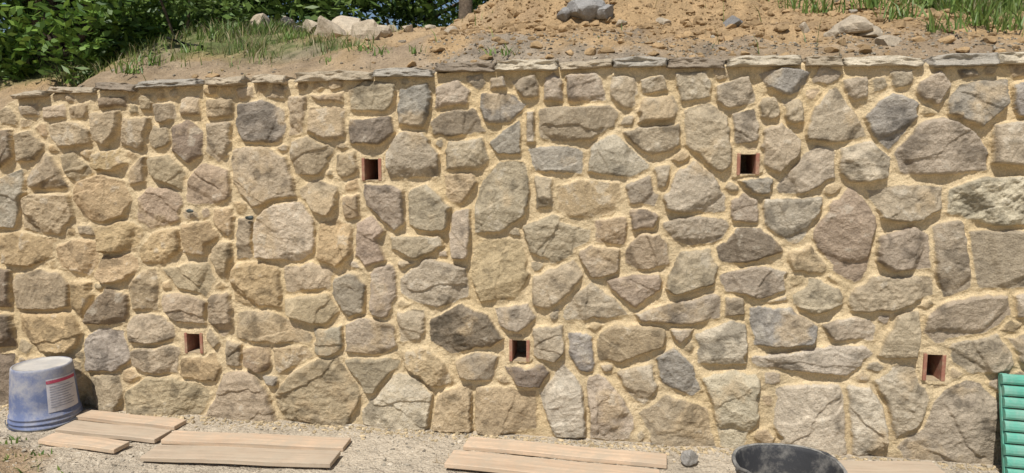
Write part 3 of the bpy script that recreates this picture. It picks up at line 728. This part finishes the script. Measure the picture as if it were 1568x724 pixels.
# ------------------------------------------------------------------ planks
def wood(k):
    t=[(.56,.41,.28),(.46,.36,.26),(.60,.44,.30)][k]
    m=mat('pine_wood',base=t,n1=5,a1=.12,n2=0,a2=0,bump=0,rough=.85); nt=m.node_tree;N=nt.nodes;L=nt.links
    b=[x for x in N if x.type=='BSDF_PRINCIPLED'][0]; src=b.inputs['Base Color'].links[0].from_socket
    tc=N.new('ShaderNodeTexCoord'); mp=N.new('ShaderNodeMapping'); mp.inputs['Scale'].default_value=(2.5,48,48); mp.inputs['Location'].default_value=(k*3.3,k,0); L.new(tc.outputs['Object'],mp.inputs[0])
    n=N.new('ShaderNodeTexNoise'); n.inputs['Scale'].default_value=1; n.inputs['Detail'].default_value=5; L.new(mp.outputs[0],n.inputs['Vector'])
    mr=N.new('ShaderNodeMapRange'); mr.inputs['From Min'].default_value=.3; mr.inputs['From Max'].default_value=.7; mr.inputs['To Min'].default_value=.76; mr.inputs['To Max'].default_value=1.12; L.new(n.outputs[0],mr.inputs[0])
    mx=N.new('ShaderNodeVectorMath'); mx.operation='SCALE'; L.new(src,mx.inputs[0]); L.new(mr.outputs[0],mx.inputs['Scale'])
    nd=N.new('ShaderNodeTexNoise'); nd.inputs['Scale'].default_value=8; nd.inputs['Detail'].default_value=9; nd.inputs['Roughness'].default_value=.78; L.new(tc.outputs['Object'],nd.inputs['Vector'])
    m2=N.new('ShaderNodeMapRange'); m2.inputs['From Min'].default_value=.42; m2.inputs['From Max'].default_value=.62; m2.inputs['To Max'].default_value=.8; L.new(nd.outputs[0],m2.inputs[0])
    mc=N.new('ShaderNodeMixRGB'); mc.inputs[2].default_value=(.44,.365,.27,1); L.new(m2.outputs[0],mc.inputs[0]); L.new(mx.outputs[0],mc.inputs[1]); L.new(mc.outputs[0],b.inputs['Base Color'])
    bp=N.new('ShaderNodeBump'); bp.inputs['Distance'].default_value=.003; L.new(n.outputs[0],bp.inputs['Height']); L.new(bp.outputs[0],b.inputs['Normal'])
    return m
M_woods=[wood(k) for k in range(3)]
PK=[0]
def plank(q,z,th=.022):
    p=np.array([on_level(x,y,z) for x,y in q]); a=(p[0]+p[3])/2;b=(p[1]+p[2])/2; c=p.mean(0); d=b-a; Ln=np.linalg.norm(d); d/=Ln; nrm=np.array([-d[1],d[0]])
    W=abs(((p[0]-p[3])@nrm)+((p[1]-p[2])@nrm))/2*.90
    nx=24; V=[];Fa=[]
    for i in range(nx+1):
        x=-Ln/2+Ln*i/nx; e0=.0008*random.uniform(-1,1); e1=.0008*random.uniform(-1,1); wz=.0015*math.sin(i*.4+PK[0])
        V+=[(x,-W/2+e0,-th+wz),(x,W/2+e1,-th+wz),(x,W/2+e1,wz),(x,-W/2+e0,wz)]
    for i in range(nx):
        o=i*4
        for j in range(4): Fa.append((o+j,o+(j+1)%4,o+4+(j+1)%4,o+4+j))
    Fa.append((3,2,1,0)); o=nx*4; Fa.append((o,o+1,o+2,o+3))
    ob=mk('wooden_plank',V,Fa,None,[M_woods[PK[0]%3]],False); PK[0]+=1
    m=ob.modifiers.new('b','BEVEL'); m.width=.002; m.segments=1; m.limit_method='ANGLE'
    ob.location=(c[0],c[1],z); ob.rotation_euler=(random.uniform(-.015,.015),random.uniform(-.008,.008),math.atan2(d[1],d[0])+random.uniform(-.008,.008))
plank([(128,626),(284,641),(268,653),(114,638)],.028)
plank([(108,642),(262,656),(236,674),(92,658)],.033)
plank([(78,661),(196,673),(176,689),(66,675)],.040)
plank([(268,659),(539,668),(524,685),(244,675)],.026)
plank([(243,679),(523,688),(504,712),(214,700)],.036)
plank([(722,666),(1024,695),(1018,712),(706,683)],.026)
plank([(703,688),(1016,717),(1004,743),(672,711)],.036)
plank([(1262,702),(1430,706),(1450,728),(1262,726)],.028)
# ------------------------------------------------------------------ lathe
def lathe(prof,seg=64):
    V=[];Q=[]
    for r,z in prof:
        for j in range(seg): th=6.283185*j/seg; V.append((r*math.cos(th),r*math.sin(th),z))
    for i in range(len(prof)-1):
        for j in range(seg): k=(j+1)%seg; Q.append((i*seg+j,i*seg+k,(i+1)*seg+k,(i+1)*seg+j))
    return np.array(V),np.array(Q)
M_blue=dusty('blue_plastic_dusty',(.125,.155,.265),(.36,.35,.35),.42,.65,9,objz=(.16,.32,.16))
M_cem=dusty('cement_crust',(.42,.40,.37),(.55,.51,.44),.5,.9)
M_rub=dusty('black_rubber_cement',(.04,.04,.042),(.26,.24,.21),.42,.7,11)
bk=bpy.data.objects.new('upturned_bucket',None); scene.collection.objects.link(bk); bx,by=on_level(71,644,0); bk.location=(bx,by,.004)
prof=[(.150,.004),(.170,.0),(.173,.006),(.171,.014),(.166,.016),(.166,.028),(.170,.031),(.170,.037),(.165,.040),(.163,.052),(.167,.055),(.166,.061),(.161,.064),(.157,.12),(.151,.20),(.144,.285),(.142,.305),(.140,.314),(.136,.318),(.131,.316)]
v,q=lathe(prof); mk('body',v,q,None,[M_blue],True,bk)
v,q=lathe([(.1305,.3165),(.127,.310),(.10,.309),(.05,.310),(.0005,.311)]); v[:,2]+=.003*fbm(v[:,0]*30,v[:,1]*30,3,3); mk('base_disc',v,q,None,[M_cem],True,bk)
def patch(name,a0,a1,z0,z1,m,off):
    V=[];Q=[];n=20
    for i in range(n+1):
        th=math.radians(a0+(a1-a0)*i/n)
        for z in (z0,z1):
            r=np.interp(z,[.064,.12,.20,.285],[.161,.157,.151,.144])+off; V.append((r*math.cos(th),r*math.sin(th),z))
    for i in range(n): Q.append((2*i,2*i+2,2*i+3,2*i+1))
    mk(name,V,np.array(Q),None,[m],True,bk)
M_lab=dusty('label_paper',(.52,.50,.52),(.36,.335,.32),.32,.7); M_red=dusty('label_red',(.42,.06,.11),(.36,.31,.30),.3,.6,20); M_txt=mat('label_print',base=(.26,.26,.30),n1=60,a1=.3,n2=0,a2=0,bump=0,rough=.7)
A0=-50;A1=14
patch('label',A0,A1,.085,.262,M_lab,.0015); patch('label_header',A0,A1,.238,.255,M_red,.0028)
for i in range(9): patch('label_text',A0+5,A1-random.uniform(5,25),.218-i*.0135,.222-i*.0135,M_txt,.0026)
hp=[(.178*math.cos(a),.178*math.sin(a),.035-.028*math.sin((a+2.6)/3.14*3.14)) for a in np.linspace(-2.6,.54,24)]
v,q=limb(hp,[.003]*24,6); mk('wire_handle',v,q,None,[mat('wire',base=(.12,.12,.12),n1=0,a1=0,n2=0,a2=0,bump=0,rough=.4)],True,bk)
# mortar tub
tb=bpy.data.objects.new('mortar_tub',None); scene.collection.objects.link(tb); X,Y=on_level(1207,713,.22); tb.location=(X,Y,.004)
v,q=lathe([(.001,.0),(.155,.0),(.160,.01),(.170,.06),(.185,.14),(.197,.205),(.204,.207),(.209,.213),(.208,.221),(.201,.224),(.194,.220),(.191,.205),(.180,.14),(.166,.06),(.152,.022)],72)
v[:,:2]*=(1+.015*np.cos(2*np.arctan2(v[:,1],v[:,0])+.6))[:,None]; v[:,2]+=np.where(v[:,2]>.18,.004*np.sin(3*np.arctan2(v[:,1],v[:,0])),0)
mk('tub_body',v,q,None,[M_rub],True,tb)
v,q=lathe([(.2086,.2195),(.205,.2255),(.200,.2262),(.1945,.2225)],72); an=np.arctan2(v[:,1],v[:,0]); v[:,:2]*=(1+.015*np.cos(2*an+.6))[:,None]; v[:,2]+=.004*np.sin(3*an)+.0012*fbm(an*9,v[:,2]*200,5,2); mk('rim_crust',v,q,None,[dusty('rim_cement',(.12,.115,.105),(.36,.34,.30),.6,.9,25)],True,tb)
v,q=lathe([(.158,.045),(.13,.036),(.09,.034),(.04,.03),(.0005,.032)],48); v[:,2]+=.008*fbm(v[:,0]*20,v[:,1]*20,3,3); mk('mortar_residue',v,q,None,[M_cem],True,tb)
for s_ in (0.4,3.54):
    c=np.array([math.cos(s_),math.sin(s_)]); t_=np.array([-c[1],c[0]])
    pts=[(*(c*.203+t_*d_),.21+hgt) for d_,hgt in ((-.06,0),(-.045,.012),(0,.018),(.045,.012),(.06,0))]
    v,q=limb(pts,[.007]*5,8); mk('tub_handle',v,q,None,[M_rub],True,tb)
# green slatted panel leaning on the wall at the right edge
gp=bpy.data.objects.new('green_slatted_panel',None); scene.collection.objects.link(gp)
M_gr=dusty('green_plastic',(.10,.34,.25),(.27,.38,.31),.5,.65,9)
uT,_=on_wall(1521,600); n_=9; V=[];Fa=[]
for i in range(n_):
    z0=i*.052; dx=random.uniform(-.004,.004)
    prof=[(0,0.002),(-.010,.004),(-.016,.012),(-.018,.025),(-.016,.038),(-.010,.047),(0,.049),(.012,.047),(.012,.003)]
    v=np.array([(x_+dx,y_,z0+z_) for x_ in (0,.012,.58,.592) for (y_,z_) in [(p_[0]*(0.75 if x_ in (0,.592) else 1),p_[1]) for p_ in prof]]); k=len(prof)
    q=[(a*k+j,(a+1)*k+j,(a+1)*k+(j+1)%k,a*k+(j+1)%k) for a in range(3) for j in range(k)]
    o=len(V); V+=list(v); Fa+=[tuple(t+o for t in f) for f in q]; Fa.append(tuple(o+j for j in range(k))); Fa.append(tuple(o+3*k+j for j in reversed(range(k))))
mk('slats',V,Fa,None,[M_gr],False,gp)
boxes('side_rail',[((.0,.013,.0),(.03,.03,.467)),((.56,.013,.0),(.59,.03,.467))],[M_gr],gp,bevel=.002)
wx,wy=l2w(uT-.01,-.17); gp.location=(wx,wy,.0); gp.rotation_euler=(math.radians(-16),math.radians(2),ANG)
for (x,y) in ((297,323),(387,332)):
    u_,v_=on_wall(x,y); vs,fs=rockv(2,int(x)); ob=mk('plastic_scrap',vs*np.array([.028,.010,.015])+np.array([u_,-.030,v_]),fs,None,[mat('scrap',base=(.05,.06,.055),n1=30,a1=.5,n2=0,a2=0,bump=0,rough=.5)],False,wall)
# ------------------------------------------------------------------ light
el=math.radians(57); az=math.radians(24)
Sv=Vector((-math.sin(az)*math.cos(el),-math.cos(az)*math.cos(el),math.sin(el)))
sl=bpy.data.lights.new('sun','SUN'); sl.energy=5; sl.angle=math.radians(.5); sl.color=(1,.965,.91)
so=bpy.data.objects.new('sun',sl); scene.collection.objects.link(so); so.rotation_euler=Sv.to_track_quat('Z','Y').to_euler(); so.location=(-3,-4,8)
wd=bpy.data.worlds.new('World'); scene.world=wd; wd.use_nodes=True; nt=wd.node_tree
bg=nt.nodes['Background']; sk=nt.nodes.new('ShaderNodeTexSky'); sk.sky_type='NISHITA'; sk.sun_disc=False; sk.sun_elevation=el; sk.sun_rotation=math.radians(180)+az
nt.links.new(sk.outputs[0],bg.inputs[0]); bg.inputs[1].default_value=.085
scene.view_settings.view_transform='Standard'; scene.view_settings.look='None'; scene.view_settings.exposure=0
